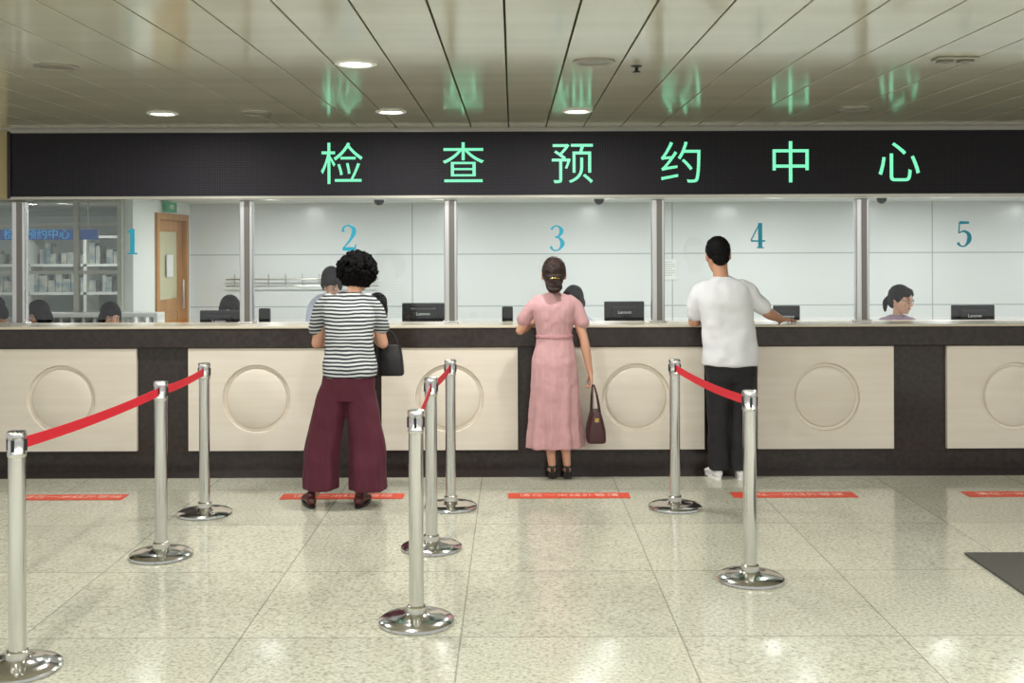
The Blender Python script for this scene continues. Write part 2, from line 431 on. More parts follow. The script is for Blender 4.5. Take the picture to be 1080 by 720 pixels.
box('trim_floor_strip', (-8, 7.98, 0), (8, CF, .004), m_dark)
dk = empty('staff_desk', (0, 9, 0))
box('desk_top', (-3.4, 8.72, .72), (8, 9.5, .75), m_white, dk, bevel=.004)
lg = M()
for x in (-3.35, -1.6, 0, 1.6, 3.2, 4.8, 6.4, 7.9): lg.box((x-.02, 8.75, 0), (x+.02, 9.45, .72))
obj('supports', lg, m_white, dk)

# ------------------------------------------------------------------ posts, glass, numbers
GY = 8.5; GT = 2.05
posts = [21.5, 260.5, 475.5, 693.5, 908.5, 1124, 1340]
for i, p in enumerate(posts):
    e = empty('mullion_post', (X(p, GY), GY, 1.095))
    x = X(p, GY); w = .05
    a = M(); a.box((x-w, GY-.04, 1.095), (x+w, GY+.04, GT)); obj('post', a, m_brush, e, bevel=.008)
    box('cover_strip', (x-.012, GY-.046, 1.095), (x+.03, GY-.04, GT), m_postd, e, bevel=.002)
    box('foot', (x-w-.012, GY-.055, 1.095), (x+w+.012, GY+.055, 1.11), m_brush, e, bevel=.003)
edges = [-8*F/GY+CX]+posts+[8*F/GY+CX]
for i in range(len(edges)-1):
    a = X(edges[i], GY)+.051; b = X(edges[i+1], GY)-.051
    box('window_%d' % (i+1), (a, GY-.005, 1.13), (b, GY+.005, GT), m_glass)

def ribbon(m, pts, wid, y, th=.003, k=8):
    P = catmull([tuple(p)+(w,) for p, w in zip(pts, wid)], k if len(pts) > 2 else 1)
    L = []; R = []
    for i, p in enumerate(P):
        a = P[max(i-1, 0)]; b = P[min(i+1, len(P)-1)]
        t = Vector((b[0]-a[0], b[1]-a[1])).normalized(); n = Vector((-t.y, t.x))*p[2]/2
        L.append((p[0]+n.x, p[1]+n.y)); R.append((p[0]-n.x, p[1]-n.y))
    vs = []
    for l, r in zip(L, R):
        vs += [(l[0], y, l[1]), (r[0], y, r[1]), (r[0], y+th, r[1]), (l[0], y+th, l[1])]
    fs = []
    for i in range(len(L)-1):
        for j in range(4):
            fs.append((i*4+j, i*4+(j+1) % 4, i*4+4+(j+1) % 4, i*4+4+j))
    fs += [(3, 2, 1, 0), tuple(len(vs)-4+j for j in range(4))]
    m.add(vs, fs)
DIG = {
 1: [([(0, .98), (0, .03)], [.17, .17]), ([(-.2, .84), (-.02, .96)], [.05, .08]), ([(-.2, .02), (.2, .02)], [.055, .055])],
 2: [([(-.24, .72), (-.2, .9), (0, .98), (.19, .86), (.2, .68), (.05, .4), (-.24, .08)], [.1, .08, .06, .14, .17, .09, .05]), ([(-.26, .07), (0, .06), (.26, .07)], [.12, .15, .12]), ([(.25, .06), (.29, .24)], [.07, .04])],
 3: [([(-.22, .82), (-.1, .95), (.08, .95), (.2, .78), (.1, .58), (-.06, .53)], [.1, .06, .06, .16, .09, .045]), ([(-.06, .53), (.12, .49), (.24, .28), (.1, .05), (-.12, .02), (-.25, .17)], [.045, .08, .17, .06, .06, .11])],
 4: [([(.1, .98), (.1, .02)], [.16, .16]), ([(.08, .97), (-.28, .3)], [.05, .05]), ([(-.28, .28), (.3, .28)], [.065, .065]), ([(-.05, .02), (.25, .02)], [.05, .05])],
 5: [([(-.17, .93), (.22, .93)], [.12, .09]), ([(-.17, .95), (-.2, .52)], [.05, .05]), ([(-.2, .52), (0, .6), (.2, .48), (.22, .25), (.06, .03), (-.12, .02), (-.25, .15)], [.04, .07, .14, .17, .06, .06, .11])]}
for n_, px, py in ((1, 140, 253), (2, 368, 250), (3, 587, 251), (4, 799, 249), (5, 1016, 248)):
    m = M(); s = .2; y = GY-.0095
    for qi, (pts, w) in enumerate(DIG[n_]):
        ribbon(m, [(X(px, GY)+p[0]*s*.95, Z(py, GY)-s/2+p[1]*s) for p in pts], [q*s for q in w], y-.0004*qi)
    obj('window_numeral', m, m_teal)

# ------------------------------------------------------------------ LED sign
SY = 8.36
sg = empty('led_sign', (0, SY, 2.3))
x0 = X(10, SY); zb = Z(207.5, SY); zt = Z(137, SY)
box('cabinet', (x0, SY, zb), (8, SY+.26, zt), m_black, sg)
box('led_face', (x0+.02, SY-.004, zb+.02), (8, SY, zt-.02), m_led, sg)
box('rim_top', (x0, SY-.015, zt-.012), (8, SY+.1, zt+.012), m_alu, sg)
box('rim_bottom', (x0, SY-.015, zb-.008), (8, SY+.1, zb+.012), m_alu, sg)
box('rim_side', (x0-.01, SY-.015, zb), (x0+.015, SY+.1, zt), m_black, sg)
for ch, px in zip('检查预约中心', (361, 489, 604, 719, 834, 948)):
    text('character', ch, (X(px, SY), SY-.008, Z(175.5, SY)), .345, m_ledtxt, sg, ext=.003, offset=-.001)
box('wall_header_left', (-9, SY+.05, 2.07), (x0-.02, SY+.25, CZ), mat('beige_header', lin(186, 170, 128), .6))
box('trim_header', (-9, SY+.0, zt+.012), (9, SY+.26, CZ), m_alu)

# ------------------------------------------------------------------ ceiling fixtures
def downlight(px, py, lit, r=.085, pos=None, power=30, z=CZ, col=(1, .985, .945)):
    if pos: x, y = pos
    else:
        y = (z-CH)*F/(HY-py); x = X(px, y)
    e = empty('downlight', (x, y, z))
    m = M(); m.lathe((x, y, z), [(r+.03, 0), (r+.03, -.006), (r+.012, -.012), (r, -.006), (r, 0)], 40)
    obj('bezel', m, m_white if lit else m_alu, e, smooth=True)
    m = M(); m.lathe((x, y, z), [(r, -.001), (r, -.004), (.01, -.005)], 40)
    obj('lens', m, m_lamp if lit else m_lampoff, e, smooth=True)
    if lit:
        l = bpy.data.lights.new('lamp', 'AREA'); l.shape = 'DISK'; l.size = r*1.8; l.energy = power; l.color = col
        lo = bpy.data.objects.new('lamp', l); COL.objects.link(lo); lo.location = (0, 0, -.02); lo.parent = e
for px, py, lit in ((376, 66, 1), (172, 118, 1), (413, 117, 1), (609, 117, 1), (60, 68, 0), (627, 65, 0), (270, 118, 0), (901, 116, 0)):
    downlight(px, py, lit, power=23, r=.075)
for x in (-4.2, -1.9, .6, 3.0, 5.2):
    for y in (-1.5, .7, 2.6):
        downlight(0, 0, 1, pos=(x, y), power=38)
for x in (3.2, 5.4, -5.2): downlight(0, 0, 1, pos=(x, 3.7), power=38)
y = (CZ-CH)*F/(HY-63); x = X(1008, y)
e = empty('twin_ceiling_spot', (x, y, CZ))
box('plate', (x-.1, y-.05, CZ-.012), (x+.1, y+.05, CZ), m_alu, e, bevel=.004)
m = M(); m.lathe((x-.05, y, CZ-.01), [(.04, 0), (.04, -.012), (.026, -.014), (.01, -.008)], 24); m.lathe((x+.05, y, CZ-.01), [(.04, 0), (.04, -.012), (.026, -.014), (.01, -.008)], 24)
obj('lamps', m, m_lampoff, e, smooth=True)
y = (CZ-CH)*F/(HY-70); x = X(672, y)
e = empty('sprinkler_head', (x, y, CZ))
m = M(); m.lathe((x, y, CZ), [(.028, 0), (.028, -.005), (.01, -.008), (.008, -.025), (.014, -.026), (.02, -.031), (.02, -.034), (.005, -.035)], 24)
obj('sprinkler_body', m, m_black, e, smooth=True)

# interior downlights & dome cameras
for x in (-3.0, -1.2, .6, 2.4, 4.2, 6.2):
    for y in (8.95, 11.7):
        downlight(0, 0, 1, r=.08, pos=(x+(.4 if y > 10 else 0), y), power=25 if y > 10 else 14, z=2.2, col=(.99, 1, 1))
for x, y, p in ((-5.2, 12.6, 16), (-5.5, 9.6, 8)):
    downlight(0, 0, 1, r=.1, pos=(x, y), power=p, z=2.2)
for px, py in ((400, 221), (632, 219), (930, 217)):
    y = 10.6; x = X(px, y)
    e = empty('dome_camera', (x, y, 2.2))
    m = M(); m.lathe((x, y, 2.2), [(.07, 0), (.07, -.05), (.055, -.06)], 32); obj('housing', m, m_white, e, smooth=True)
    m = M(); m.ell((x, y, 2.135), (.05, .05, .05)); obj('dome', m, m_black, e, smooth=True)

# ------------------------------------------------------------------ stanchions
def stanchion(px, py):
    Y = CH*F/(py-HY); x = X(px, Y)
    e = empty('stanchion', (x, Y, 0))
    m = M()
    m.lathe((x, Y, 0), [(.165, 0), (.172, .006), (.17, .016), (.155, .026), (.11, .034), (.06, .04), (.045, .048), (.044, .075), (.04, .08), (.0335, .082), (.0335, .86)], 64)
    obj('base_and_pole', m, m_steel, e, smooth=True)
    m = M(); m.lathe((x, Y, 0), [(.0335, .855), (.037, .86), (.037, .872), (.0345, .876), (.0345, .93), (.038, .934), (.038, .952), (.034, .958), (.01, .96)], 48)
    obj('head', m, m_steel, e, smooth=True)
    m = M()
    for a in range(4):
        c, s = math.cos(a*PI/2), math.sin(a*PI/2)
        m.box((x+c*.034-.006, Y+s*.034-.006, .88), (x+c*.034+.006, Y+s*.034+.006, .927))
    obj('belt_slots', m, m_black, e)
    return e
def belt(a, b, sag):
    p, q = Vector(a.location), Vector(b.location); d = (q-p).normalized(); p = p+d*.036; q = q-d*.036
    n = Vector((-d.y, d.x, 0))*.0012; N = 20; vs = []; fs = []
    for i in range(N+1):
        t = i/N; c = p.lerp(q, t); z = .903-sag*4*t*(1-t)
        for sx, dz in ((1, .023), (1, -.023), (-1, -.023), (-1, .023)):
            vs.append((c.x+n.x*sx, c.y+n.y*sx, z+dz))
    for i in range(N):
        for j in range(4): fs.append((i*4+j, i*4+(j+1) % 4, i*4+4+(j+1) % 4, i*4+4+j))
    fs += [(3, 2, 1, 0), tuple(N*4+j for j in range(4))]
    m = M(); m.add(vs, fs); obj('belt', m, m_red, a)
sA = stanchion(17, 704); sB = stanchion(169, 585); sC = stanchion(215, 541)
sD = stanchion(438, 656); sE = stanchion(454, 578); sF = stanchion(474.5, 535)
sG = stanchion(711, 536); sH = stanchion(790, 612)
belt(sA, sB, .014); belt(sB, sC, .01); belt(sD, sE, .015); belt(sE, sF, .012); belt(sG, sH, .018)

# ------------------------------------------------------------------ floor tapes, mat
for a, b in ((18, 131), (296, 425), (535, 663), (771, 901), (1017, 1146)):
    Y = 7.38; e = empty('floor_waiting_line_sticker', (X((a+b)/2, Y), Y, 0))
    box('strip', (X(a, Y), Y-.075, .001), (X(b, Y), Y+.075, .004), m_orange, e)
    text('lettering', '请在一米线外等候', (X((a+b)/2, Y), Y, .0045), .085, m_tapewhite, e, rot=(0, 0, 0), ext=.0005, offset=-.001)
box('floor_mat', (2.46, 4.2, .0), (4.3, 5.96, .012), m_mat, bevel=.003)

# ------------------------------------------------------------------ monitors & devices
m_screen = mat('screen_glow', lin(120, 150, 180), .2, emis=(lin(150, 180, 210), .6))
def monitor(px0, px1, py, Y=9.2):
    x = (X(px0, Y)+X(px1, Y))/2; w = X(px1, Y)-X(px0, Y); z = Z(py, Y)
    e = empty('computer_monitor', (x, Y, .75))
    box('screen_back', (x-w/2, Y-.02, z-.27), (x+w/2, Y+.015, z), m_black, e, bevel=.008)
    box('rear_bulge', (x-w*.32, Y-.045, z-.22), (x+w*.32, Y-.02, z-.04), m_black, e, bevel=.012)
    box('screen', (x-w/2+.012, Y+.015, z-.255), (x+w/2-.012, Y+.018, z-.015), m_screen, e)
    box('neck', (x-.03, Y-.03, .76), (x+.03, Y-.01, z-.2), m_black, e)
    box('foot', (x-.1, Y-.1, .75), (x+.1, Y+.07, .765), m_black, e, bevel=.004)
    text('maker_label', 'Lenovo', (x, Y-.0465, z-.09), .038, m_white, e, ext=.0005)
for a in ((211, 253, 326), (424, 469, 319), (637, 679, 318), (815, 843, 323), (1003, 1048, 323)): monitor(*a)
def terminal(px, py, Y=8.95):
    x = X(px, Y); z = Z(py, Y); e = empty('card_terminal', (x, Y, .75))
    box('body', (x-.045, Y-.03, z-.13), (x+.045, Y+.03, z), m_black, e, bevel=.01)
    box('stand', (x-.02, Y-.015, .765), (x+.02, Y+.015, z-.13), m_black, e)
    box('foot', (x-.06, Y-.05, .75), (x+.06, Y+.05, .765), m_black, e, bevel=.004)
for p in ((279, 324), (535, 323)): terminal(*p)

# ------------------------------------------------------------------ people
def head_mesh():
    m = M()
    m.hloft([(0, .055, -.004, .012, .012), (0, .052, .006, .032, .03), (0, .038, .025, .046, .052), (0, .018, .055, .061, .077), (0, .002, .09, .069, .09), (0, -.003, .13, .074, .097),
             (0, -.008, .165, .073, .094), (0, -.01, .195, .06, .08), (0, -.01, .215, .038, .052), (0, -.01, .226, .01, .014)], n=28, k=3, ex=2.1)
    m.tube([(0, .09, .125), (0, .101, .105), (0, .112, .086)], [.007, .009, .012], n=10, k=3)
    for s in (-1, 1):
        m.ell((s*.011, .1, .083), (.008, .01, .007))
        m.ell((s*.076, -.005, .105), (.01, .02, .031), Matrix.Rotation(s*.25, 3, 'Z'))
        m.ell((s*.04, .065, .09), (.022, .02, .02))
    m.ell((0, .088, .053), (.024, .012, .013))
    m.ell((0, .075, .012), (.02, .016, .014))
    return m
def face_parts(H, par, glasses=False):
    for nm, mt, fn in (
        ('eyes', m_eye, lambda m: [m.ell((s*.031, .077, .117), (.014, .012, .0085)) for s in (-1, 1)]),
        ('irises', m_iris, lambda m: [m.ell((s*.031, .0865, .117), (.0065, .004, .0065)) for s in (-1, 1)]),
        ('lips', m_lip, lambda m: m.tube([(-.022, .09, .053), (0, .1, .054), (.022, .09, .053)], [.003, .0065, .003], n=8)),
        ('eyebrows', m_iris, lambda m: [m.tube([(s*.015, .0885, .136), (s*.032, .086, .141), (s*.05, .074, .136)], [.003, .0035, .002], n=6) for s in (-1, 1)])):
        m = M(); fn(m); q = M().merge(m, H); obj(nm, q, mt, par, local=True, smooth=True)
    if glasses:
        m = M()
        for s in (-1, 1):
            pts = [(s*.033+.022*math.cos(a), .1-.012*abs(math.cos(a)), .115+.017*math.sin(a)) for a in [i*PI/8 for i in range(17)]]
            m.tube(pts, [.0022]*17, n=6, k=1)
            m.tube([(s*.055, .09, .118), (s*.079, .0, .12)], [.0022]*2, n=6)
        m.tube([(-.011, .102, .118), (.011, .102, .118)], [.0022]*2, n=6)
        obj('glasses', M().merge(m, H), m_black, par, local=True, smooth=True)

def hand(m, wrist, d, pn, side, curl=.35, sc=1.):
    w = Vector(wrist); d = Vector(d).normalized(); pn = Vector(pn); pn = (pn-d*pn.dot(d)).normalized(); s = d.cross(pn)*side
    m.tube([w-d*.02*sc, w+d*.02*sc, w+d*.06*sc, w+d*.085*sc], [(.024*sc, .019*sc), (.032*sc, .016*sc), (.04*sc, .014*sc), (.037*sc, .011*sc)], n=14, up=pn, k=3)
    for off, L, r, sp in ((.031, .07, .0082, .1), (.0105, .079, .0086, .03), (-.0105, .073, .0082, -.04), (-.031, .057, .0072, -.13)):
        p = w+d*.078*sc+s*off*sc; dd = (d+s*sp).normalized(); pts = [p]; a = curl*.5
        for f in (.45, .31, .24):
            v = dd*math.cos(a)+pn*math.sin(a); p = p+v*L*f*sc; pts.append(p); a += curl
        m.tube(pts, [r*sc*1.05, r*sc, r*sc*.92, r*sc*.8], n=8, up=s, k=3)
    p = w+d*.02*sc+s*.028*sc; pts = [p]
    for v, l in (((d*.65+s*.75+pn*.2), .04), ((d*.85+s*.4+pn*.35), .032), ((d+s*.1+pn*.4), .025)):
        p = p+v.normalized()*l*sc; pts.append(p)
    m.tube(pts, [.014*sc, .0115*sc, .0098*sc, .008*sc], n=8, up=pn, k=3)

def arm(m, sh, el, wr, k=1.):
    sh, el, wr = Vector(sh), Vector(el), Vector(wr)
    m.tube([sh, sh.lerp(el, .5), el], [.04*k, .042*k, .036*k], n=14, up=(0, 1, 0), k=4)
    m.tube([el, el.lerp(wr, .3), el.lerp(wr, .7), wr], [.036*k, .038*k, .03*k, .023*k], n=14, up=(0, 1, 0), k=4)

def leg(m, hip, kn, an, k=1.):
    hip, kn, an = Vector(hip), Vector(kn), Vector(an)
    m.tube([hip, hip.lerp(kn, .5), kn], [.08*k, .07*k, .052*k], n=14, up=(0, 1, 0), k=4)
    m.tube([kn, kn.lerp(an, .3)-V(0, .012, 0), kn.lerp(an, .7), an], [.052*k, .055*k, .04*k, .031*k], n=14, up=(0, 1, 0), k=4)

def shoe_mesh(x, y, yaw, top=.075, w=.04):
    up = M(); so = M()
    up.tube([(0, .02, .042), (0, .07, .05), (0, .13, .042), (0, .19, .03), (0, .225, .026)], [(w*.82, .035), (w*.85, .042), (w*1.0, .034), (w*1.02, .024), (w*.8, .019)], n=16, up=(0, 0, 1), k=4)
    up.tube([(0, .045, .05), (0, .045, top)], [w*.85, w*.78], n=16, up=(0, 1, 0))
    R = []
    for z in (0, .02):
        ring = []
        for j in range(24):
            a = 2*PI*j/24; c, s = math.cos(a), math.sin(a); ww = w*(1.0+.12*s)
            ring.append(Vector((c*ww, .115+s*.138, z)))
        R.append(ring)
    so.rings(R)
    T = Matrix.Translation((x, y, 0)) @ Matrix.Rotation(yaw, 4, 'Z')
    return M().merge(up, T), M().merge(so, T)

def Hm(x, y, z, pitch=0, yaw=0, roll=0, sc=1.):
    return Matrix.Translation((x, y, z)) @ Matrix.Rotation(yaw, 4, 'Z') @ Matrix.Rotation(pitch, 4, 'X') @ Matrix.Rotation(roll, 4, 'Y') @ Matrix.Scale(sc, 4)

# ---- woman in striped shirt
P = empty('woman_in_striped_shirt', (-1.13, 7.1, 0))
H = Hm(.05, .45, 1.40, -.3, -.1, 0, 1.04)
b = M(); b.merge(head_mesh(), H)
b.tube([(.02, .36, 1.32), (.035, .4, 1.39), (.05, .44, 1.46)], [.055, .048, .05], up=(0, 1, 0))
b.hloft([(.04, .12, .86, .14, .09), (.03, .2, 1.0, .12, .085), (.02, .28, 1.15, .135, .09), (0, .35, 1.26, .14, .075), (0, .37, 1.33, .08, .055)])
arm(b, (-.155, .36, 1.29), (-.215, .36, 1.03), (-.1, .57, 1.06)); arm(b, (.16, .36, 1.29), (.24, .35, 1.03), (.15, .57, 1.06))
hand(b, (-.1, .57, 1.06), (.35, 1, .05), (0, 0, -1), -1, .4); hand(b, (.15, .57, 1.06), (-.35, 1, .05), (0, 0, -1), 1, .4)
leg(b, (-.02, .11, .8), (-.09, .08, .47), (-.165, .03, .08), .85); leg(b, (.11, .11, .8), (.14, .08, .47), (.125, .03, .08), .85)
obj('body', b, m_skin, P, local=True, remesh=.005, sm=3)
face_parts(H, P)
sh = M()
sh.hloft([(.045, .11, .835, .176, .128), (.045, .13, .9, .173, .125), (.035, .2, 1.02, .157, .12), (.02, .28, 1.16, .167, .123), (.005, .34, 1.26, .178, .116), (0, .37, 1.325, .15, .088), (.01, .385, 1.38, .075, .063)],
         fold=lambda a, z: .03*math.sin(5*a+9*z)*max(0, 1.2-z)*1.5)
sh.tube([(-.125, .365, 1.315), (-.178, .362, 1.26), (-.21, .36, 1.14)], [.055, .058, .055], up=(0, 1, 0)); sh.tube([(.125, .365, 1.315), (.183, .36, 1.26), (.222, .355, 1.14)], [.055, .058, .055], up=(0, 1, 0))
obj('striped_top', sh, m_stripe, P, local=True, remesh=.007, sm=4, disp=(.12, .025), mid=.4)
tr = M()
fo = lambda a, z: .06*(max(0, .95-z)/.85)*math.sin(6*a+3*z+.5)
tr.hloft([(-.13, .01, .115, .112, .11), (-.125, .03, .3, .114, .105), (-.105, .07, .5, .112, .1), (-.07, .1, .68, .108, .105), (-.03, .12, .82, .09, .11)], fold=fo, n=48)
tr.hloft([(.178, .02, .11, .12, .12), (.17, .04, .3, .117, .11), (.155, .07, .5, .11, .105), (.13, .1, .68, .104, .105), (.1, .12, .82, .09, .11)], fold=lambda a, z: fo(a+1, z), n=48)
tr.hloft([(.035, .1, .68, .155, .11), (.04, .11, .78, .174, .122), (.045, .12, .88, .16, .112)])
obj('wide_trousers', tr, m_maroon, P, local=True, remesh=.008, sm=3, disp=(.2, .025))
ha = M(); ha.ell((0, -.02, .13), (.108, .108, .108))
random.seed(7)
for i in range(1100):
    u = random.uniform(-.85, 1); a = random.uniform(0, 2*PI); r = math.sqrt(max(0, 1-u*u)); q = random.uniform(.9, 1.06)
    v = Vector((r*math.cos(a)*.128*q, r*math.sin(a)*.122*q-.035, u*.12*q+.12))
    if v.y > .055 and v.z < .19: continue
    ha.ell(v, (random.uniform(.006, .013), random.uniform(.006, .013), random.uniform(.008, .02)), Matrix.Rotation(random.uniform(-1, 1), 3, 'Y'), n=6, m=5)
ha.ell((0, -.06, .05), (.095, .07, .06))
obj('curly_hair', M().merge(ha, H), m_curl, P, local=True, remesh=.0045, disp=(.012, .012))
u1, s1 = shoe_mesh(-.175, -.05, .35); u2, s2 = shoe_mesh(.12, -.05, -.15)
obj('shoe_uppers', u1.merge(u2), m_shoeb, P, local=True, remesh=.005, sm=2); obj('shoe_soles', s1.merge(s2), m_blackl, P, local=True, smooth=True)
bg = M(); bg.hloft([(.27, .53, .79, .085, .05), (.27, .53, .81, .095, .055), (.265, .53, .92, .09, .05), (.26, .53, 1.0, .08, .035)], n=32, ex=5)
obj('shoulder_bag', bg, m_blackl, P, local=True, smooth=True, ang=60)
st = M()
for dy in (-.02, .02): st.tube([(.19, .53+dy, .99), (.2, .53+dy, 1.09), (.235, .5+dy, 1.11), (.29, .53+dy, 1.08), (.33, .53+dy, .99)], [.006]*5, n=8)
obj('bag_straps', st, m_blackl, P, local=True, smooth=True)

# ---- woman in pink dress
P = empty('woman_in_pink_dress', (.30, 7.97, 0))
H = Hm(0, .03, 1.36, -.12, 0, 0, 1.08)
b = M(); b.merge(head_mesh(), H)
b.tube([(0, -.01, 1.28), (0, .0, 1.35), (0, .02, 1.42)], [.052, .045, .047], up=(0, 1, 0))
b.hloft([(0, 0, .8, .14, .1), (0, 0, 1.0, .105, .078), (0, 0, 1.15, .12, .08), (0, -.01, 1.25, .14, .07), (0, 0, 1.32, .07, .05)])
arm(b, (-.145, 0, 1.255), (-.25, .04, 1.07), (-.14, .225, 1.118), .9); arm(b, (.145, 0, 1.255), (.215, -.02, 1.01), (.262, .0, .76), .9)
hand(b, (-.14, .225, 1.12), (.35, 1, -.02), (0, 0, -1), -1, .2, .92); hand(b, (.262, 0, .765), (.12, .05, -1), (-1, 0, 0), 1, .85, .92)
leg(b, (-.06, 0, .75), (-.055, .0, .45), (-.02, -.03, .085), .88); leg(b, (.06, 0, .75), (.06, .0, .45), (.09, -.02, .085), .88)
for x in (-.02, .09):
    b.tube([(x, -.035, .06), (x, .03, .055), (x, .1, .035), (x, .16, .028)], [(.024, .026), (.028, .028), (.034, .018), (.03, .012)], up=(0, 0, 1), n=12)
obj('body', b, m_skin, P, local=True, remesh=.005, sm=2)
face_parts(H, P)
dr = M()
def pf(a, z):
    k = max(0, .98-z)/.75
    return .06*k*math.sin(11*a+1.5*math.sin(5*z)+z)+.035*k*math.sin(5*a+2)
dr.hloft([(0, 0, .225, .207, .16), (0, 0, .24, .207, .16), (0, 0, .4, .194, .152), (0, 0, .6, .179, .143), (0, 0, .8, .165, .13), (0, 0, .9, .152, .116), (0, 0, 1.0, .13, .096), (0, 0, 1.09, .132, .096), (0, 0, 1.18, .154, .108), (0, -.005, 1.26, .163, .098), (0, -.005, 1.315, .123, .073), (0, 0, 1.345, .06, .054)], n=120, fold=pf, ex=2.15)
for s, el in ((-1, (-.222, .03, 1.15)), (1, (.2, -.005, 1.13))):
    dr.tube([(s*.115, 0, 1.292), (s*.158, 0, 1.245), el], [.042, .047, .054], up=(0, 1, 0), n=18)
obj('dress', dr, m_pink, P, local=True, remesh=.006, sm=1, disp=(.09, .012), mid=.4)
zz = M(); zz.hloft([(0, 0, 1.022, .134, .1), (0, 0, 1.025, .137, .103), (0, 0, 1.04, .136, .102), (0, 0, 1.043, .133, .1)], k=1, ex=2.15); obj('dress_belt', zz, m_pinkd, P, local=True, smooth=True)
ha = M(); ha.ell((0, -.022, .135), (.084, .1, .1)); ha.ell((0, -.065, .07), (.062, .05, .06)); ha.ell((0, .028, .192), (.064, .06, .034))
ha.ell((0, -.115, .025), (.054, .044, .05)); ha.tube([(-.035, -.12, .05), (0, -.148, .05), (.032, -.135, .01), (-.02, -.14, -.008), (-.044, -.12, .035)], [.02]*5, n=8)
ha.tube([(-.06, -.05, .11), (0, -.115, .075), (.06, -.05, .11)], [.02, .024, .02])
obj('updo_hair', M().merge(ha, H), m_hairb, P, local=True, remesh=.005, sm=1, disp=(.03, .01))
cl = M(); cl.tube([(-.03, -.155, .07), (0, -.168, .072), (.03, -.155, .07)], [.0045]*3); obj('hair_clip', M().merge(cl, H), m_gold, P, local=True, smooth=True)
so = M(); sp = M()
for x in (-.02, .09):
    R = []
    for z1 in (0, .012):
        R.append([Vector((x+math.cos(a)*.037*(1+.1*math.sin(a)), .06+math.sin(a)*.125, z1+max(0, -math.sin(a))*.03*(z1 > 0))) for a in [2*PI*j/24 for j in range(24)]])
    so.rings(R); so.box((x-.025, -.06, 0), (x+.025, -.01, .04))
    sp.tube([(x-.036, .1, .02), (x, .1, .055), (x+.036, .1, .02)], [(.012, .004)]*3, up=(0, 1, 0), n=10)
    sp.tube([(x+math.cos(a)*.036, -.03+math.sin(a)*.036, .088) for a in [2*PI*j/12 for j in range(13)]], [.006]*13, n=8, k=1)
    sp.tube([(x, -.062, .03), (x, -.066, .085)], [(.014, .006)]*2, up=(0, 1, 0), n=10)
obj('sandal_soles', so, m_blackl, P, local=True, smooth=True); obj('sandal_straps', sp, m_blackl, P, local=True, smooth=True)
bg = M(); bg.hloft([(.30, .0, .265, .062, .12), (.30, .0, .28, .07, .128), (.30, .0, .36, .066, .125), (.30, .0, .45, .045, .115), (.30, .0, .485, .03, .108)], n=40, ex=5)
obj('handbag', bg, m_leather, P, local=True, smooth=True, ang=60)
st = M()
for dx in (-.02, .02): st.tube([(.3+dx*1.6, -.07, .46), (.293+dx, -.055, .58), (.284+dx*.3, 0, .672), (.293+dx, .055, .58), (.3+dx*1.6, .07, .46)], [.006]*5, n=8, up=(1, 0, 0))
st.tube([(.338, -.1, .3), (.342, -.126, .4), (.33, -.118, .47)], [.004]*3, n=6)
obj('handbag_straps', st, m_leather, P, local=True, smooth=True)
bk = M(); bk.box((.285, -.12, .42), (.315, -.112, .45)); obj('handbag_buckle', bk, m_gold, P, local=True)

# ---- man in white t-shirt
P = empty('man_in_white_shirt', (1.54, 7.94, 0))
H = Hm(-.03, .04, 1.495, -.12, .05, -.06, 1.1)
b = M(); b.merge(head_mesh(), H)
b.tube([(-.02, .0, 1.38), (-.025, .01, 1.47), (-.03, .03, 1.56)], [.062, .056, .056], up=(0, 1, 0))
b.hloft([(.04, 0, .84, .14, .1), (.03, 0, 1.0, .15, .105), (0, 0, 1.2, .17, .105), (-.01, 0, 1.33, .165, .08), (-.02, 0, 1.41, .08, .055)])
arm(b, (-.175, .01, 1.34), (-.215, .07, 1.13), (-.13, .27, 1.135), 1.1); arm(b, (.165, .01, 1.345), (.31, .02, 1.2), (.48, .27, 1.132), 1.1)
hand(b, (-.13, .27, 1.13), (.5, 1, -.02), (0, 0, -1), -1, .15, 1.05); hand(b, (.48, .27, 1.13), (.85, .75, -.05), (0, 0, -1), 1, .2, 1.05)
leg(b, (-.03, 0, .78), (-.035, .01, .48), (-.05, -.02, .09), .85); leg(b, (.11, 0, .78), (.1, .01, .48), (.095, -.02, .09), .85)
obj('body', b, m_skin2, P, local=True, remesh=.005, sm=3)
face_parts(H, P)
sh = M()
sh.hloft([(.035, -.005, .82, .196, .138), (.035, -.005, .9, .196, .138), (.03, 0, 1.05, .188, .133), (.01, 0, 1.2, .196, .133), (-.005, 0, 1.31, .205, .126), (-.012, 0, 1.39, .185, .1), (-.018, 0, 1.44, .11, .08), (-.02, .005, 1.465, .068, .064)],
         fold=lambda a, z: .025*math.sin(4*a+14*z)*max(0, 1.35-z)*1.5)
sh.tube([(-.13, 0, 1.38), (-.188, .01, 1.32), (-.208, .045, 1.19)], [.064, .067, .06], up=(0, 1, 0)); sh.tube([(.12, 0, 1.38), (.193, .01, 1.325), (.275, .02, 1.245)], [.064, .067, .062], up=(0, 1, 0))
obj('white_tshirt', sh, m_tee, P, local=True, remesh=.007, sm=6, disp=(.14, .035), mid=.4)
tr = M(); fo = lambda a, z: .04*math.sin(3*a+25*z)*(1 if z < .5 else .3)
tr.hloft([(-.052, -.02, .065, .072, .078), (-.052, -.015, .14, .07, .075), (-.05, .0, .45, .078, .085), (-.045, 0, .65, .09, .1), (-.04, 0, .8, .09, .115)], fold=fo)
tr.hloft([(.095, -.02, .065, .072, .078), (.095, -.015, .14, .07, .075), (.105, .0, .45, .08, .085), (.115, 0, .65, .092, .1), (.12, 0, .8, .09, .115)], fold=fo)
tr.hloft([(.04, 0, .7, .165, .115), (.04, 0, .78, .182, .123), (.04, 0, .9, .165, .115)])
